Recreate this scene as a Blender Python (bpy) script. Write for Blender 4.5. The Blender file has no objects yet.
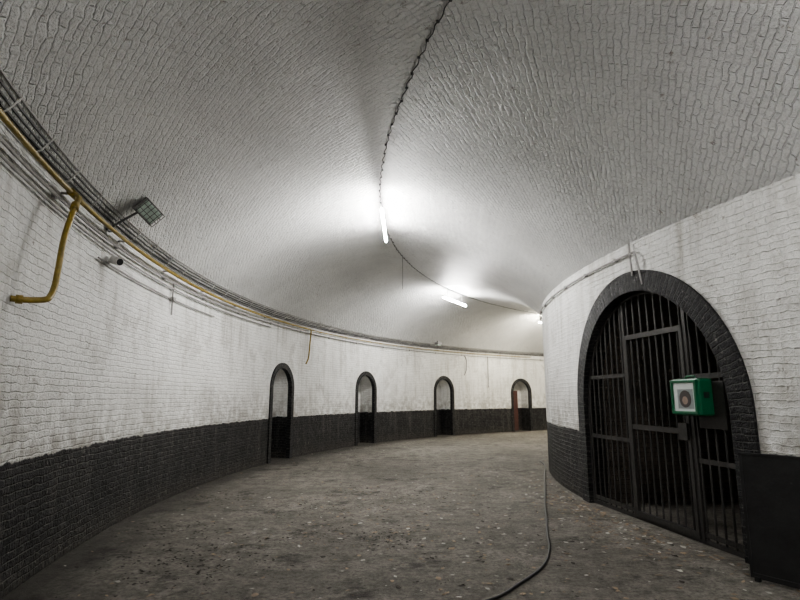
import bpy, bmesh, math, random
from mathutils import Vector, Matrix
random.seed(7)
S=bpy.context.scene
try:
    S.view_settings.view_transform='AgX'; S.view_settings.look='AgX - Medium High Contrast'
except Exception as e: print(e)
CX,CY=15.5,8.7
RI,RO=12.75,19.0
RM=(RI+RO)/2
HW=(RO-RI)/2
ZS=3.42
RISE=1.30
RV=(HW*HW+RISE*RISE)/(2*RISE)
def P(phi,r,z):
    a=math.radians(phi)
    return Vector((CX-r*math.cos(a),CY+r*math.sin(a),z))
def vz(r):
    return ZS+math.sqrt(max(RV*RV-(r-RM)**2,0))-(RV-RISE)

# ---------------- materials ----------------
def newmat(name):
    m=bpy.data.materials.new(name); m.use_nodes=True
    nt=m.node_tree; b=nt.nodes['Principled BSDF']
    return m,nt,b
def N(nt,t,**kw):
    n=nt.nodes.new(t)
    for k,v in kw.items(): setattr(n,k,v)
    return n
def math_(nt,op,a,b=None,c=None,clamp=False):
    n=nt.nodes.new('ShaderNodeMath'); n.operation=op; n.use_clamp=clamp
    for i,x in enumerate((a,b,c)):
        if x is None: continue
        if isinstance(x,(int,float)): n.inputs[i].default_value=x
        else: nt.links.new(x,n.inputs[i])
    return n.outputs[0]
def mix(nt,f,a,b,bt='MIX'):
    n=nt.nodes.new('ShaderNodeMix'); n.data_type='RGBA'; n.blend_type=bt
    for i,x in ((0,f),(6,a),(7,b)):
        if isinstance(x,(int,float)): n.inputs[i].default_value=x
        elif isinstance(x,tuple): n.inputs[i].default_value=x if len(x)==4 else x+(1,)
        else: nt.links.new(x,n.inputs[i])
    return n.outputs[2]
def noise(nt,vec,scale,detail=4,rough=.55,dist=0):
    n=nt.nodes.new('ShaderNodeTexNoise')
    n.inputs['Scale'].default_value=scale; n.inputs['Detail'].default_value=detail
    n.inputs['Roughness'].default_value=rough; n.inputs['Distortion'].default_value=dist
    if vec is not None: nt.links.new(vec,n.inputs['Vector'])
    return n
def ramp(nt,fac,lo,hi,a=0.,b=1.):
    n=nt.nodes.new('ShaderNodeMapRange'); n.clamp=True
    nt.links.new(fac,n.inputs[0])
    n.inputs[1].default_value=lo;n.inputs[2].default_value=hi
    n.inputs[3].default_value=a;n.inputs[4].default_value=b
    return n.outputs[0]

def brickmat(name,mode,white=(.80,.80,.785),bump=.7,rough=.5,bw=.205,rh=.064,mdark=.5,dist=.02):
    m,nt,b=newmat(name); L=nt.links
    tc=N(nt,'ShaderNodeTexCoord'); uv=tc.outputs['UV']; ob=tc.outputs['Object']
    nz=noise(nt,ob,7,3)
    sub=N(nt,'ShaderNodeVectorMath',operation='SUBTRACT'); L.new(nz.outputs['Color'],sub.inputs[0]); sub.inputs[1].default_value=(.5,.5,.5)
    sc=N(nt,'ShaderNodeVectorMath',operation='SCALE'); L.new(sub.outputs[0],sc.inputs[0]); sc.inputs['Scale'].default_value=.075 if mode=='vault' else .05
    src=uv
    if mode=='vault':
        sp=N(nt,'ShaderNodeSeparateXYZ'); L.new(uv,sp.inputs[0])
        ab=math_(nt,'ABSOLUTE',sp.outputs[1])
        cb=N(nt,'ShaderNodeCombineXYZ')
        th=math.radians(38); c,s=math.cos(th),math.sin(th)
        L.new(math_(nt,'ADD',math_(nt,'MULTIPLY',sp.outputs[0],c),math_(nt,'MULTIPLY',ab,s)),cb.inputs[0])
        L.new(math_(nt,'SUBTRACT',math_(nt,'MULTIPLY',ab,c),math_(nt,'MULTIPLY',sp.outputs[0],s)),cb.inputs[1])
        src=cb.outputs[0]
    ad=N(nt,'ShaderNodeVectorMath',operation='ADD'); L.new(src,ad.inputs[0]); L.new(sc.outputs[0],ad.inputs[1])
    br=N(nt,'ShaderNodeTexBrick'); L.new(ad.outputs[0],br.inputs['Vector'])
    br.inputs['Scale'].default_value=1; br.inputs['Brick Width'].default_value=bw; br.inputs['Row Height'].default_value=rh
    br.inputs['Mortar Size'].default_value=.009; br.inputs['Mortar Smooth'].default_value=.9
    br.inputs['Color1'].default_value=(0,0,0,1); br.inputs['Color2'].default_value=(1,1,1,1); br.inputs['Mortar'].default_value=(.5,.5,.5,1)
    mort=br.outputs['Fac']
    big=noise(nt,ob,.7,5,.6); mid=noise(nt,ob,6,6,.65); fine=noise(nt,ob,30,4,.7)
    mh=.7 if mode=='vault' else .5
    h=math_(nt,'ADD',math_(nt,'MULTIPLY',math_(nt,'SUBTRACT',1.,mort),mh),math_(nt,'MULTIPLY',fine.outputs[0],1.1))
    h=math_(nt,'ADD',h,math_(nt,'MULTIPLY',mid.outputs[0],1.6))
    h=math_(nt,'ADD',h,math_(nt,'MULTIPLY',br.outputs['Color'],1.1 if mode=='vault' else .6))
    bp=N(nt,'ShaderNodeBump'); L.new(h,bp.inputs['Height']); bp.inputs['Strength'].default_value=bump; bp.inputs['Distance'].default_value=dist
    L.new(bp.outputs[0],b.inputs['Normal'])
    w=mix(nt,ramp(nt,big.outputs[0],.38,.72),white,tuple(x*.80 for x in white))
    w=mix(nt,math_(nt,'MULTIPLY',mort,ramp(nt,mid.outputs[0],.42,.65,.04,mdark)),w,tuple(x*.45 for x in white))
    w=mix(nt,ramp(nt,fine.outputs[0],.5,.7,0,.4),w,tuple(x*.55 for x in white))
    fl=noise(nt,ob,9,7,.75)
    w=mix(nt,ramp(nt,fl.outputs[0],.62,.67,0,.7),w,(.24,.20,.16))
    k=(.006,.006,.0075)
    d=mix(nt,ramp(nt,mid.outputs[0],.46,.70),k,(.034,.034,.036))
    d=mix(nt,math_(nt,'MULTIPLY',br.outputs['Color'],.3),d,(.04,.04,.041))
    d=mix(nt,math_(nt,'MULTIPLY',mort,.45),d,(.08,.077,.07))
    f2=noise(nt,ob,17,6,.75)
    d=mix(nt,ramp(nt,f2.outputs[0],.59,.66,0,.6),d,(.26,.25,.23))
    if mode=='wall':
        sp=N(nt,'ShaderNodeSeparateXYZ'); L.new(uv,sp.inputs[0])
        zz=math_(nt,'ADD',sp.outputs[1],math_(nt,'MULTIPLY',math_(nt,'SUBTRACT',mid.outputs[0],.5),.12))
        f=ramp(nt,zz,.995,1.01)
        cs=N(nt,'ShaderNodeCombineXYZ'); L.new(math_(nt,'MULTIPLY',sp.outputs[0],5.),cs.inputs[0]); L.new(math_(nt,'MULTIPLY',sp.outputs[1],.5),cs.inputs[1])
        st=noise(nt,cs.outputs[0],1,6,.7)
        w=mix(nt,math_(nt,'MULTIPLY',ramp(nt,st.outputs[0],.47,.66,0,.65),ramp(nt,big.outputs[0],.38,.56)),w,(.36,.34,.30))
        pat=noise(nt,ob,1.9,6,.7,.4)
        w=mix(nt,ramp(nt,pat.outputs[0],.54,.64,0,.45),w,(.42,.405,.37))
        sfl=noise(nt,ob,3.2,9,.8,.3)
        w=mix(nt,ramp(nt,sfl.outputs[0],.645,.665,0,.7),w,(.17,.145,.115))
        g=ramp(nt,zz,1.0,1.8,.8,0)
        w=mix(nt,math_(nt,'MULTIPLY',g,ramp(nt,mid.outputs[0],.4,.62)),w,(.3,.28,.25))
        d=mix(nt,math_(nt,'MULTIPLY',ramp(nt,st.outputs[0],.50,.66,0,.55),ramp(nt,fine.outputs[0],.42,.6)),d,(.17,.16,.145))
        d=mix(nt,math_(nt,'MULTIPLY',ramp(nt,zz,0,.3,.6,0),ramp(nt,fine.outputs[0],.4,.6)),d,(.10,.09,.075))
        col=mix(nt,f,d,w)
        L.new(ramp(nt,f,0,1,.22,.4),b.inputs['Specular IOR Level'])
    elif mode=='black': col=d; b.inputs['Specular IOR Level'].default_value=.25
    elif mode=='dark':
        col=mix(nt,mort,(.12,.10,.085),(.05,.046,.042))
    else: col=w
    L.new(col,b.inputs['Base Color']); b.inputs['Roughness'].default_value=rough
    return m
M_wall=brickmat('white_brick_black_dado','wall',white=(.88,.88,.86),bump=.9,dist=.020,mdark=.4)
M_vault=brickmat('vault_brick','vault',white=(.78,.78,.77),bump=1.0,rough=.42,bw=.19,rh=.060,mdark=.28,dist=.038)
M_black=brickmat('black_painted_brick','black',bump=.9,rough=.5)
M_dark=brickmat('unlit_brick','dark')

def simple(name,col,rough=.5,metal=0,var=.25,scale=20,bump=.1):
    m,nt,b=newmat(name); L=nt.links
    tc=N(nt,'ShaderNodeTexCoord'); n=noise(nt,tc.outputs['Object'],scale,4,.65)
    c=mix(nt,ramp(nt,n.outputs[0],.35,.7),col,tuple(x*(1-var) for x in col))
    L.new(c,b.inputs['Base Color']); b.inputs['Roughness'].default_value=rough; b.inputs['Metallic'].default_value=metal
    bp=N(nt,'ShaderNodeBump'); L.new(n.outputs[0],bp.inputs['Height']); bp.inputs['Strength'].default_value=bump; bp.inputs['Distance'].default_value=.01
    L.new(bp.outputs[0],b.inputs['Normal'])
    return m
M_iron=simple('black_iron',(.05,.047,.045),.45,.2,.4,30,.3)
M_yel=simple('yellow_paint',(.30,.215,.035),.4,0,.5,14)
M_cable=simple('black_cable',(.015,.015,.016),.45)
M_tcable=simple('tray_cable',(.05,.05,.052),.45)
M_tray=simple('dark_cable_tray',(.10,.10,.10),.5,.3,.5)
M_gconduit=simple('grey_conduit',(.33,.32,.31),.5)
M_wconduit=simple('white_conduit',(.68,.67,.65),.5)
M_housing=simple('lamp_housing',(.6,.6,.6),.4)
M_green=simple('green_cabinet',(.006,.10,.044),.3,0,.15)
M_wpan=simple('white_panel',(.60,.64,.63),.3,0,.1)
M_greyp=simple('grey_panel',(.28,.31,.31),.3,0,.2)
M_brownp=simple('device_dark',(.07,.06,.057),.4)
M_skin=simple('device_label',(.33,.24,.20),.4)
M_door=simple('brown_door',(.075,.028,.022),.5,0,.4)
M_leaf=simple('dry_leaf',(.34,.26,.18),.8,0,.6,3)
M_leaf2=simple('pale_scrap',(.50,.48,.43),.8,0,.4,3)
M_soil=simple('dark_soil',(.045,.038,.030),.9,0,.5,30,.8)
M_glass=simple('lamp_lens',(.70,.82,.74),.15)
M_panel=simple('black_steel_plate',(.024,.024,.025),.5,.2,.5,6,.4)
def emis(name,col,st):
    m,nt,b=newmat(name); b.inputs['Base Color'].default_value=(.8,.8,.8,1)
    b.inputs['Emission Color'].default_value=col+(1,); b.inputs['Emission Strength'].default_value=st
    return m
def floormat():
    m,nt,b=newmat('dirty_asphalt'); L=nt.links
    tc=N(nt,'ShaderNodeTexCoord'); ob=tc.outputs['Object']
    big=noise(nt,ob,.5,7,.65,.5); mid=noise(nt,ob,1.5,10,.78,.2); m2=noise(nt,ob,4.5,8,.75); fine=noise(nt,ob,22,6,.8); gr=noise(nt,ob,80,3,.7)
    c=mix(nt,ramp(nt,big.outputs[0],.33,.66),(.17,.157,.134),(.34,.317,.278))
    c=mix(nt,ramp(nt,m2.outputs[0],.44,.62,0,.75),c,(.095,.085,.071))
    c=mix(nt,ramp(nt,mid.outputs[0],.54,.63,0,.85),c,(.032,.027,.022))
    c=mix(nt,ramp(nt,fine.outputs[0],.45,.64,0,.75),c,(.052,.046,.038))
    c=mix(nt,ramp(nt,gr.outputs[0],.62,.74,0,.35),c,(.42,.40,.36))
    s=N(nt,'ShaderNodeSeparateXYZ'); L.new(tc.outputs['UV'],s.inputs[0])
    edge=ramp(nt,math_(nt,'ADD',s.outputs[1],math_(nt,'MULTIPLY',mid.outputs[0],1.4)),RO-.05,RO+.5,0,.75)
    c=mix(nt,edge,c,(.034,.030,.025))
    L.new(c,b.inputs['Base Color']); b.inputs['Roughness'].default_value=.8
    h=math_(nt,'ADD',math_(nt,'MULTIPLY',mid.outputs[0],1.5),math_(nt,'ADD',math_(nt,'MULTIPLY',fine.outputs[0],1.0),math_(nt,'MULTIPLY',gr.outputs[0],.35)))
    bp=N(nt,'ShaderNodeBump'); L.new(h,bp.inputs['Height']); bp.inputs['Strength'].default_value=1; bp.inputs['Distance'].default_value=.05
    L.new(bp.outputs[0],b.inputs['Normal'])
    return m
M_floor=floormat()

# ---------------- mesh helpers ----------------
def mk(name,verts,faces,mats,uvs=None,fm=None,smooth=False,parent=None):
    me=bpy.data.meshes.new(name); me.from_pydata([tuple(v) for v in verts],[],faces)
    for m in (mats if isinstance(mats,list) else [mats]): me.materials.append(m)
    if uvs:
        ul=me.uv_layers.new(name='UVMap')
        for lp in me.loops: ul.data[lp.index].uv=uvs[lp.vertex_index]
    if fm:
        for p,i in zip(me.polygons,fm): p.material_index=i
    if smooth:
        for p in me.polygons: p.use_smooth=True
    me.update()
    o=bpy.data.objects.new(name,me); S.collection.objects.link(o)
    if parent: o.parent=parent
    return o
def empty(name,loc=(0,0,0)):
    e=bpy.data.objects.new(name,None); e.empty_display_size=.2; S.collection.objects.link(e); e.location=loc
    return e
class MB:
    def __init__(s): s.v=[];s.f=[];s.m=[]
    def box(s,c,ax,ay,az,mi=0):
        b=len(s.v); c=Vector(c)
        for i in (-1,1):
            for j in (-1,1):
                for k in (-1,1): s.v.append(c+ax*i+ay*j+az*k)
        for q in ((0,1,3,2),(4,6,7,5),(0,4,5,1),(2,3,7,6),(0,2,6,4),(1,5,7,3)):
            s.f.append(tuple(b+x for x in q)); s.m.append(mi)
    def tube(s,pts,r,n=8,mi=0,caps=True):
        pts=[Vector(p) for p in pts]; b=len(s.v); prev=None
        for i,p in enumerate(pts):
            t=(pts[min(i+1,len(pts)-1)]-pts[max(i-1,0)]).normalized()
            if prev is None:
                up=Vector((0,0,1)) if abs(t.z)<.9 else Vector((1,0,0))
                a=t.cross(up).normalized()
            else:
                a=(prev-t*prev.dot(t)).normalized()
            prev=a; c=t.cross(a)
            for k in range(n):
                w=2*math.pi*k/n; s.v.append(p+a*(r*math.cos(w))+c*(r*math.sin(w)))
        for i in range(len(pts)-1):
            for k in range(n):
                s.f.append((b+i*n+k,b+i*n+(k+1)%n,b+(i+1)*n+(k+1)%n,b+(i+1)*n+k)); s.m.append(mi)
        if caps:
            s.f.append(tuple(b+k for k in range(n))); s.m.append(mi)
            s.f.append(tuple(b+(len(pts)-1)*n+k for k in reversed(range(n)))); s.m.append(mi)
    def make(s,name,mats,parent=None,smooth=False,bevel=0):
        o=mk(name,s.v,s.f,mats,fm=s.m,parent=parent,smooth=smooth)
        bm=bmesh.new(); bm.from_mesh(o.data); bmesh.ops.recalc_face_normals(bm,faces=bm.faces); bm.to_mesh(o.data); bm.free()
        if bevel:
            md=o.modifiers.new('bevel','BEVEL'); md.width=bevel; md.segments=2; md.limit_method='ANGLE'
        return o
def arc(p0,p1,r,z,step=1.,dz=0.,dr=0.):
    n=max(2,int(abs(p1-p0)/step)+1)
    return [P(p0+(p1-p0)*i/(n-1),r+(random.uniform(-dr,dr)),z+random.uniform(-dz,dz)) for i in range(n)]
def smoothpts(pts,n=6):
    pts=[Vector(p) for p in pts]; out=[]
    for i in range(len(pts)-1):
        p0=pts[max(i-1,0)];p1=pts[i];p2=pts[i+1];p3=pts[min(i+2,len(pts)-1)]
        for k in range(n):
            t=k/n
            out.append(.5*((2*p1)+(p2-p0)*t+(2*p0-5*p1+4*p2-p3)*t*t+(3*p1-p0-3*p2+p3)*t**3))
    out.append(pts[-1]); return out

# ---------------- room shell ----------------
DOORS=[(14.4+14.6*k,.50,1.70) for k in range(0,5)]
GATE=(-8.9,1.445,1.36)
def wall(name,R,openings,phi0,phi1,mat):
    V=[];F=[];U=[]
    segs=[]; cur=phi0
    for c,hw,sp in sorted(openings):
        da=math.degrees(hw/R)
        segs.append(('s',cur,c-da)); segs.append(('o',c,hw,sp,da)); cur=c+da
    segs.append(('s',cur,phi1))
    for sg in segs:
        cols=[]
        if sg[0]=='s':
            n=max(2,int((sg[2]-sg[1])/1.)+2)
            for i in range(n): cols.append((sg[1]+(sg[2]-sg[1])*i/(n-1),0.))
        else:
            _,c,hw,sp,da=sg
            for i in range(25):
                t=math.pi*i/24
                cols.append((c-da*math.cos(t),sp+hw*math.sin(t)))
        K=8; b=len(V)
        for ph,zb in cols:
            for k in range(K+1):
                z=zb+(ZS-zb)*k/K
                V.append(P(ph,R,z)); U.append((math.radians(ph)*R,z))
        for i in range(len(cols)-1):
            for k in range(K):
                a=b+i*(K+1)+k; F.append((a,a+K+1,a+K+2,a+1))
    return mk(name,V,F,mat,U,smooth=True)
wall('wall_outer',RO,DOORS,-150,210,M_wall)
wall('wall_inner',RI,[GATE],-150,210,M_wall)
V=[];F=[];U=[]; NP=240; NR=40
for i in range(NP+1):
    ph=-150+360*i/NP
    for j in range(NR+1):
        x=-HW+2*HW*j/NR; r=RM+x
        V.append(P(ph,r,vz(r))); U.append((math.radians(ph)*RM,RV*math.asin(x/RV)))
for i in range(NP):
    for j in range(NR):
        a=i*(NR+1)+j; F.append((a,a+1,a+NR+2,a+NR+1))
mk('ceiling',V,F,M_vault,U,smooth=True)
V=[];F=[];U=[]
r0,r1=RI-3.8,RO+1.1; NR=24
for i in range(NP+1):
    ph=-150+360*i/NP
    for j in range(NR+1):
        r=r0+(r1-r0)*j/NR; V.append(P(ph,r,0)); U.append((math.radians(ph)*RM,r))
for i in range(NP):
    for j in range(NR):
        a=i*(NR+1)+j; F.append((a,a+NR+1,a+NR+2,a+1))
mk('floor',V,F,M_floor,U)

def profile(hw,sp,n=24):
    pts=[(-hw,0),(-hw,sp*.5),(-hw,sp)]
    for i in range(1,n): 
        t=math.pi*i/n; pts.append((-hw*math.cos(t),sp+hw*math.sin(t)))
    pts+=[(hw,sp),(hw,sp*.5),(hw,0)]
    return pts
def niche(name,c,hw,sp,R,sgn,depth,mat,matback=None):
    pr=profile(hw,sp); V=[];F=[];U=[];fm=[]
    def PP(s,z,d): return P(c+math.degrees(s/R),R+sgn*d,z)
    for s,z in pr:
        for d in (0,depth):
            V.append(PP(s,z,d)); U.append((d,z))
    n=len(pr)
    for i in range(n-1):
        F.append((2*i,2*i+2,2*i+3,2*i+1)); fm.append(0)
    b=len(V)
    for s,z in pr: V.append(PP(s,z,depth)); U.append((s,z))
    F.append(tuple(b+i for i in range(n))); fm.append(1)
    return mk(name,V,F,[mat,matback or mat],U,fm=fm)
def archring(name,c,hw,sp,w,R,sgn,mat,zbase=0.,out=.03,inn=.12):
    ns=6
    pts=[]
    for i in range(ns+1): pts.append((-hw,zbase+(sp-zbase)*i/ns,-1,0))
    for i in range(1,32):
        t=math.pi*i/32; pts.append((-hw*math.cos(t),sp+hw*math.sin(t),-math.cos(t),math.sin(t)))
    for i in range(ns+1): pts.append((hw,sp-(sp-zbase)*i/ns,1,0))
    V=[];U=[];F=[];L=0;prev=None
    for s,z,nx,nz in pts:
        if prev: L+=math.hypot(s-prev[0],z-prev[1])
        prev=(s,z)
        for k,(off,d,u) in enumerate(((-.003,inn,-inn),(-.004,-out,0),(w,-out,w),(w,.01,w+out))):
            ss=s+nx*off; zz=z+nz*off
            V.append(P(c+math.degrees(ss/R),R+sgn*d,zz)); U.append((u,L))
    for i in range(len(pts)-1):
        for k in range(3):
            a=i*4+k; F.append((a,a+1,a+5,a+4))
    return mk(name,V,F,mat,U)
for i,(c,hw,sp) in enumerate(DOORS):
    niche('door_%d'%(i+1),c,hw,sp,RO,1,.55,M_wall)
    archring('trim_%d'%(i+1),c,hw,sp,.13,RO,1,M_black,inn=.08)
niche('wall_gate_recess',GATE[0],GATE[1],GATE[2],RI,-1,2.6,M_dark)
archring('trim_gate',GATE[0],GATE[1],GATE[2],.25,RI,-1,M_black,out=.035,inn=.25)
c=DOORS[3][0]; mb=MB()
a=math.radians(c)
tan=Vector((math.sin(a),math.cos(a),0)); rad=Vector((-math.cos(a),math.sin(a),0)); zz=Vector((0,0,1))
pc=P(c-.75,RO+.22,0)
mb.box(pc+zz*.9,tan*.22,rad*.02,zz*.88)
for z in (.45,1.3): mb.box(pc+zz*z-rad*.022,tan*.15,rad*.008,zz*.28)
mb.tube([pc+tan*.17-rad*.02+zz*.95,pc+tan*.17-rad*.07+zz*.95,pc+tan*.08-rad*.07+zz*.95],.012)
mb.make('wooden_door_leaf',[M_door],bevel=.004)

# ---------------- iron gate ----------------
c,hw,sp=GATE
a=math.radians(c); tan=Vector((math.sin(a),math.cos(a),0)); rad=Vector((-math.cos(a),math.sin(a),0)); zz=Vector((0,0,1))
G0=P(c,RI-.13,0)
gate=empty('iron_gate',G0)
def top(s): return sp+math.sqrt(max(hw*hw-s*s,0))-.01
def gp(s,z,d=0): return Vector(tan*s+rad*d+zz*z)
def bars(s0,s1,n,z0,z1f,r=.012):
    mb=MB()
    for i in range(n):
        s=s0+(s1-s0)*i/(n-1); mb.tube([gp(s,z0),gp(s,z1f(s))],r,8)
    return mb
def flat(mb,s0,s1,z,h=.025,d=0,t=.008): mb.box(gp((s0+s1)/2,z,d),tan*(abs(s1-s0)/2),rad*t,zz*h)
def post(mb,s,z0,z1,w=.025,d=0,t=.02): mb.box(gp(s,(z0+z1)/2,d),tan*w,rad*t,zz*((z1-z0)/2))
W0,W1=-.78,.35
mb=bars(W1+.12,hw-.06,8,.04,top); flat(mb,W1,hw-.01,.10); flat(mb,W1,hw-.01,1.78); flat(mb,W1,hw-.01,.95); mb.make('fixed_bars_far',[M_iron],gate)
mb=bars(-hw+.06,W0-.09,5,.04,top); flat(mb,-hw+.01,W0,.10); flat(mb,-hw+.01,W0,.84); flat(mb,-hw+.01,W0,1.72); mb.make('fixed_bars_near',[M_iron],gate)
mb=bars(W0+.11,W1-.11,8,.06,lambda s:2.25); post(mb,W0+.02,.04,2.27,d=.015);post(mb,W1-.02,.04,2.27,d=.015); flat(mb,W0,W1,2.26,.03,.015,.02); flat(mb,W0,W1,1.13,.03,.015,.012); flat(mb,W0,W1,.08,.03,.015,.02)
mb.box(gp(W0+.08,1.13,.03),tan*.07,rad*.03,zz*.09)
mb.make('wicket_door',[M_iron],gate)
mb=bars(W0+.05,W1-.05,8,2.28,top); post(mb,W0-.035,.02,top(W0-.035)-.01); post(mb,W1+.035,.02,top(W1+.035)-.01); post(mb,-hw+.02,.02,sp); post(mb,hw-.02,.02,sp)
pts=[gp(-(hw-.02)*math.cos(math.pi*i/30),sp+(hw-.02)*math.sin(math.pi*i/30)) for i in range(31)]
mb.tube(pts,.02,6); flat(mb,-hw,hw,.03,.025)
mb.make('frame',[M_iron],gate)
mb=MB(); mb.box(gp(-1.13,1.42,.02),tan*.2,rad*.008,zz*.24); mb.make('backing_plate',[M_iron],gate,bevel=.004)

# ---------------- defibrillator cabinet ----------------
aed=empty('defibrillator_cabinet',G0+gp(-.99,1.50,.125))
mb=MB(); mb.box((0,0,0),tan*.215,rad*.085,zz*.19); mb.make('case',[M_green],aed,bevel=.025)
mb=MB(); 
for s0,s1,z0,z1 in ((-.2,.2,.145,.175),(-.2,.2,-.175,-.145),(-.2,-.165,-.15,.15),(.165,.2,-.15,.15)):
    mb.box(rad*.092+tan*((s0+s1)/2)+zz*((z0+z1)/2),tan*((s1-s0)/2),rad*.012,zz*((z1-z0)/2))
mb.make('door_frame',[M_green],aed,bevel=.004)
mb=MB(); mb.box(rad*.088,tan*.166,rad*.004,zz*.147); mb.make('window_panel',[M_wpan],aed)
mb=MB(); mb.box(rad*.0925-tan*.02-zz*.02,tan*.12,rad*.002,zz*.10); mb.make('grey_case',[M_greyp],aed,bevel=.0)
mb=MB(); mb.tube([rad*.0945+tan*-.02-zz*.02,rad*.099+tan*-.02-zz*.02],.088,24); mb.make('round_device',[M_brownp],aed)
mb=MB(); mb.tube([rad*.099+tan*-.02-zz*.035,rad*.101+tan*-.02-zz*.035],.042,20); mb.make('device_sticker',[M_skin],aed)
mb=MB(); mb.tube([zz*.18+tan*-.08,zz*.215+tan*-.06,zz*.215+tan*.06,zz*.18+tan*.08],.012); mb.make('handle',[M_green],aed,smooth=True)
mb=MB(); mb.box(-tan*.218+zz*.02,tan*.003,rad*.03,zz*.03); mb.make('lock',[M_cable],aed)

# ---------------- steel plate leaf ----------------
p0=Vector((2.93,4.84,0)); p1=Vector((3.72,3.62,0)); dr=(p1-p0).normalized(); nr=Vector((dr.y,-dr.x,0)); 
if nr.x>0: nr=-nr
pl=empty('steel_gate_leaf',(p0+p1)/2); ln=(p1-p0).length/2
mb=MB(); mb.box(zz*.53,dr*ln,nr*.006,zz*.50); mb.make('sheet',[M_panel],pl)
mb=MB(); mb.box(zz*1.02,dr*ln,nr*.012,zz*.012); mb.box(zz*.045,dr*ln,nr*.012,zz*.02)
mb.box(zz*.53-dr*(ln-.012),dr*.012,nr*.012,zz*.50); mb.box(zz*.53+dr*(ln-.012),dr*.012,nr*.012,zz*.50)
mb.box(zz*.02-dr*(ln-.05),dr*.02,nr*.02,zz*.02)
mb.make('frame',[M_panel],pl,bevel=.004)

# ---------------- lamps ----------------
M_tube=emis('tube_glow',(1.0,.985,.955),620)
M_tubew=emis('tube_glow_warm',(1.0,.93,.77),850)
def lamp(phi,mt,half=.9,dr_=0.):
    a=math.radians(phi); t=Vector((math.sin(a),math.cos(a),0)); rd=Vector((-math.cos(a),math.sin(a),0))
    DR=.28
    o=P(phi,RM+dr_,ZS+RISE-DR); e=empty('fluorescent_light',o)
    mb=MB(); mb.box(rd*.006,t*half,rd*.013,zz*.008)
    for s in (-1,1):
        mb.box(t*s*(half-.01)-zz*.03,t*.008,rd*.012,zz*.03)
        mb.tube([t*s*half*.6,t*s*half*.6+zz*(DR-.004)],.006,6)
    mb.make('housing',[M_housing],e,bevel=.003)
    mb=MB(); mb.tube([t*-(half-.025)-zz*.055,t*(half-.025)-zz*.055],.021,6); mb.make('tube',[mt],e,smooth=True)
lamp(.8,M_tube,dr_=-.10); lamp(29.1,M_tube,dr_=-.07); lamp(54,M_tubew); lamp(-31,M_tube); lamp(80,M_tubew)

# ---------------- crown cable ----------------
mb=MB(); pts=[]
for i in range(900):
    ph=-30+i*.12
    r=RM-.05+.010*math.sin(i*.9)+random.uniform(-.003,.003)
    pts.append(P(ph,r,ZS+RISE-.012+.004*math.sin(i*.5)))
mb.tube(pts,.006,5)
for i in range(0,900,8):
    p=pts[i]; mb.box(p+zz*.004,Vector((.014,0,0)),Vector((0,.010,0)),zz*.010)
mb.make('ceiling_cable',[M_tcable])
mb=MB(); p=P(12.2,RM-.08,vz(RM-.08)-.004)
mb.tube(smoothpts([p,p-zz*.25+tan*.01,p-zz*.5,p-zz*.8+tan*.02]),.004,5); mb.make('hanging_cord',[M_cable])

# ---------------- cable tray ----------------
tr=empty('cable_tray',P(0,RO-.1,3.55))
loc=-tr.location
def off(pts): return [p+loc for p in pts]
mb=MB()
for z,r in ((3.41,RO-.02),(3.445,RO-.035),(3.48,RO-.06),(3.51,RO-.09)): mb.tube(off(arc(-60,90,r,z,.8,.004,.003)),.011,6)
mb.make('cables',[M_tcable],tr)
mb=MB(); 
for z,r in ((3.535,RO-.125),(3.385,RO-.05)): mb.tube(off(arc(-60,90,r,z,.8)),.008,6)
mb.make('rails',[M_gconduit],tr)
mb=MB(); ph=-60
while ph<90:
    a=math.radians(ph); rd=Vector((-math.cos(a),math.sin(a),0))
    p=P(ph,RO-.01,3.39)+loc
    mb.tube([p,p-rd*.06+zz*.03,p-rd*.14+zz*.14,p-rd*.145+zz*.20],.007,5); ph+=1.9
mb.make('brackets',[M_wconduit],tr)

# ---------------- yellow gas pipe ----------------
ZY=3.31
gpipe=empty('yellow_gas_pipe',P(-11,RO-.1,ZY)); loc=-gpipe.location
mb=MB(); mb.tube(off(arc(-50,18.2,RO-.1,ZY,.8)),.023,10)
mb.tube(off(arc(18.2,60,RO-.08,ZY,.8)),.015,8)
mb.tube(off(smoothpts([P(18.3,RO-.1,ZY),P(18.5,RO-.09,3.26),P(18.5,RO-.07,3.0),P(18.3,RO-.07,2.55),P(17.9,RO-.07,2.38)],5)),.02,8)
mb.make('main_run',[M_yel],gpipe,smooth=True)
mb=MB()
mb.tube(off(smoothpts([P(-12.3,RO-.10,ZY),P(-12.6,RO-.17,3.24),P(-13.1,RO-.2,3.08),P(-13.5,RO-.2,2.8),P(-13.65,RO-.2,2.52),P(-13.75,RO-.2,2.37),P(-13.95,RO-.2,2.28),P(-14.15,RO-.19,2.24),P(-14.38,RO-.1,2.22),P(-14.5,RO-.002,2.22)],5)),.024,10)
for q0,q1 in ((P(-12.0,RO-.10,ZY),P(-12.6,RO-.10,ZY)),(P(-12.9,RO-.19,3.16),P(-13.08,RO-.2,3.09)),(P(-14.39,RO-.07,2.22),P(-14.45,RO-.03,2.22))): mb.tube(off([q0,q1]),.034,10)
mb.make('branch',[M_yel],gpipe,smooth=True)
mb=MB(); ph=-50
while ph<60:
    mb.tube(off([P(ph,RO-.002,ZY),P(ph,RO-.1,ZY)]),.012,6); ph+=4.7
mb.make('clips',[M_gconduit],gpipe)

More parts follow.
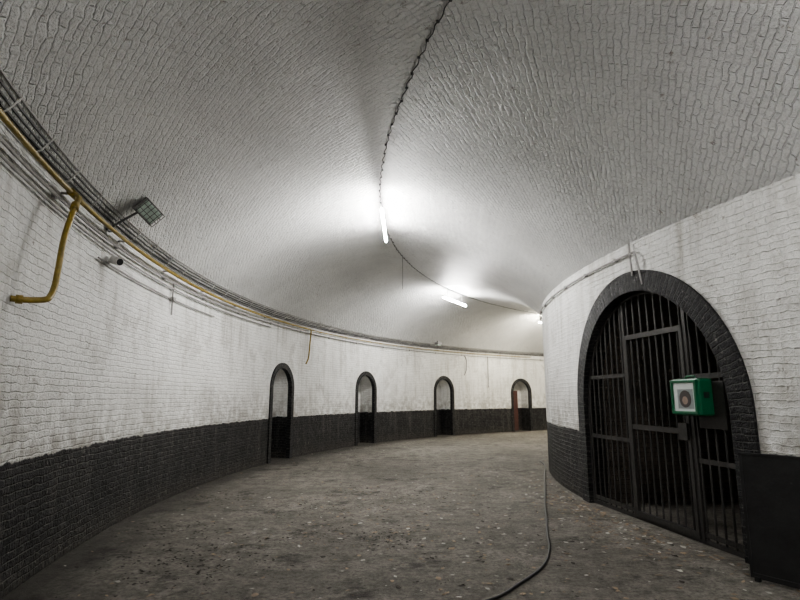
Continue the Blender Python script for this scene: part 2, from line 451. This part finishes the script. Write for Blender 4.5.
# ---------------- conduits ----------------
mb=MB()
mb.tube(arc(-50,70,RO-.05,3.21,.8),.015,6); mb.tube(arc(-50,12,RO-.04,3.12,.8),.012,6)
for ph in range(-48,70,5): mb.box(P(ph,RO-.03,3.21),Vector((.02,0,0)),Vector((0,.02,0)),zz*.025)
mb.tube(arc(-9.5,3.5,RO-.035,2.96,.8),.011,6)
mb.tube([P(-1.9,RO-.035,3.21),P(-1.9,RO-.035,2.72)],.012,6)
mb.box(P(-1.9,RO-.04,2.96),Vector((.03,0,0)),Vector((0,.04,0)),zz*.03)
mb.tube(smoothpts([P(47.5,RO-.05,3.21),P(47.8,RO-.07,3.0),P(47.8,RO-.05,2.6),P(47.4,RO-.05,2.4)]),.02,6)
mb.tube([P(52,RO-.04,3.21),P(52,RO-.04,1.9)],.014,6)
mb.make('wall_conduit',[M_gconduit],smooth=False)
mb=MB()
mb.tube(arc(-9.9,60,RI+.04,3.27,.8),.014,6)
mb.tube(smoothpts([P(-9.9,RI+.04,3.27),P(-10.2,RI+.06,3.2),P(-10.3,RI+.05,3.05),P(-10.4,RI+.03,2.84)]),.014,6)
mb.tube([P(-9.5,RI+.04,3.40),P(-9.7,RI+.05,2.98)],.012,6)
for ph in range(-8,60,4): mb.box(P(ph,RI+.03,3.27),Vector((.025,0,0)),Vector((0,.02,0)),zz*.022)
mb.make('inner_wall_conduit',[M_gconduit])

# ---------------- caged floodlight ----------------
fo=P(-8.5,RO-.40,3.60); fl=empty('caged_floodlight',fo)
a=math.radians(-8.5); t=Vector((math.sin(a),math.cos(a),0)); rd=Vector((-math.cos(a),math.sin(a),0))
nrm=(-rd*.50-t*.75-zz*.5).normalized(); t=(t-nrm*t.dot(nrm)).normalized(); upv=t.cross(nrm).normalized()
k=.85
mb=MB(); mb.box(-nrm*.05*k,t*.16*k,upv*.12*k,nrm*.035*k); 
for i in range(7): mb.box(-nrm*.10*k+t*(-.12+.04*i)*k,t*.005,upv*.10*k,nrm*.02)
mb.make('body',[M_gconduit],fl,bevel=.008)
mb=MB(); mb.box(nrm*.005*k,t*.135*k,upv*.095*k,nrm*.02); mb.make('lens',[M_glass],fl,bevel=.01)
mb=MB()
for i in range(6):
    s=(-.15+.06*i)*k; mb.tube([t*s-upv*.115*k,t*s-upv*.11*k+nrm*.09*k,t*s+upv*.11*k+nrm*.09*k,t*s+upv*.115*k],.0035,5)
for i in range(4):
    s=(-.11+.0733*i)*k; mb.tube([upv*s-t*.155*k,upv*s-t*.15*k+nrm*.09*k,upv*s+t*.15*k+nrm*.09*k,upv*s+t*.155*k],.0035,5)
mb.make('wire_cage',[M_tray],fl)
mb=MB(); e0=P(-8.8,RO-.03,3.36)-fo
mb.tube([-nrm*.06,-nrm*.12+rd*.08-zz*.03,e0],.014,6); mb.box(e0,Vector((.015,0,0)),Vector((0,.04,0)),zz*.04); mb.make('bracket',[M_tray],fl)

# ---------------- security camera ----------------
so=P(-8.6,RO-.11,3.0); sc=empty('security_camera',so); a=math.radians(-8.6); t=Vector((math.sin(a),math.cos(a),0)); rd=Vector((-math.cos(a),math.sin(a),0))
mb=MB(); mb.tube([rd*.11,rd*.08],.05,16); mb.tube([rd*.09,rd*.02-zz*.01,-zz*.0],.015,8); mb.make('mount',[M_wconduit],sc)
ax=(-rd*.8-t*.5-zz*.3).normalized()
mb=MB(); mb.tube([-ax*.06,ax*.06],.045,16); mb.make('body',[M_wconduit],sc,smooth=False)
mb=MB(); mb.tube([ax*.06,ax*.068],.038,16); mb.make('lens',[M_cable],sc)

bo=P(41.5,RO-.3,3.56); bl=empty('bulkhead_lamp',bo)
a=math.radians(41.5); t=Vector((math.sin(a),math.cos(a),0)); rd=Vector((-math.cos(a),math.sin(a),0))
mb=MB(); mb.box((0,0,0),t*.13,rd*.09,zz*.05); mb.box(zz*.07+rd*.05,t*.02,rd*.06,zz*.04); mb.make('body',[M_gconduit],bl,bevel=.02)
mb=MB(); mb.box(-zz*.06,t*.11,rd*.07,zz*.025); mb.make('lens',[M_glass],bl,bevel=.01)

# ---------------- floor cable ----------------
cab=[(3.3,13.2),(3.18,12.3),(2.75,10.7),(2.38,9.26),(2.02,7.9),(1.80,7.0),(1.62,6.3),(1.49,5.73),(1.28,5.17),(.97,4.71),(.67,4.35),(.1,4.0),(-.5,3.7)]
mb=MB(); cpts=smoothpts([(x,y,.013) for x,y in cab],7); mb.tube(cpts,.013,8); mb.make('power_cable',[M_cable],smooth=True)

# ---------------- leaf litter ----------------
V=[];F=[];fm=[]
def scrap(x,y,s,mi):
    if any((p.x-x)**2+(p.y-y)**2<.004 for p in cpts): return
    rr=math.hypot(x-CX,y-CY)
    if rr<RI+.05 or rr>RO-.05: return
    b=len(V); an=random.uniform(0,6.28); c_,s_=math.cos(an),math.sin(an); w=random.uniform(.35,.8)
    for (u,v,h) in ((-1,0,0),(-.3,-w,.25),(.5,-w*.8,.1),(1,0,.35),(.4,w*.8,.3),(-.4,w,.15)):
        V.append((x+s*(u*c_-v*s_),y+s*(u*s_+v*c_),.004+s*h*random.uniform(.2,1.1)))
    F.append(tuple(range(b,b+6))); fm.append(mi)
for i in range(1800):
    ph=random.uniform(-22,60); r=RI+.1+(RO-RI-.2)*random.random()
    p=P(ph,r,0); scrap(p.x,p.y,random.uniform(.006,.030),random.choice((0,0,1,2,2)))
for i in range(500):
    ph=random.gauss(-6,8); r=RI+.1+abs(random.gauss(0,.4)); p=P(ph,r,0)
    scrap(p.x,p.y,random.uniform(.01,.04),random.choice((0,0,0,1)))
for i in range(700):
    cx,cy=random.choice(((.3,7.),(1.3,10.5),(-.8,9.),(2.2,6.),(-1.2,6.5),(.8,5.),(-.3,7.6)))
    scrap(random.gauss(cx,.6),random.gauss(cy,.8),random.uniform(.008,.038),random.choice((0,0,1,2)))
for i in range(1100):
    cx,cy,sx=random.choice(((-2.3,5.7,.4),(-2.6,6.6,.3),(-1.9,5.1,.4),(-1.3,7.8,.5),(-.2,6.2,.35),(.4,8.8,.6),(-2.9,8.5,.3)))
    scrap(random.gauss(cx,sx),random.gauss(cy,sx*.7),random.uniform(.005,.024),2)
mk('leaf_litter',V,F,[M_leaf,M_leaf2,M_soil],fm=fm)

# ---------------- world, camera ----------------
w=bpy.data.worlds.new('world'); S.world=w; w.use_nodes=True
w.node_tree.nodes['Background'].inputs[0].default_value=(.02,.02,.022,1)
cam=bpy.data.cameras.new('camera'); co=bpy.data.objects.new('camera',cam); S.collection.objects.link(co)
co.location=(0,0,1.5); co.rotation_euler=(math.radians(100.18),0,0)
cam.lens=24.3; cam.sensor_width=36; cam.sensor_fit='HORIZONTAL'; cam.clip_start=.05
S.camera=co
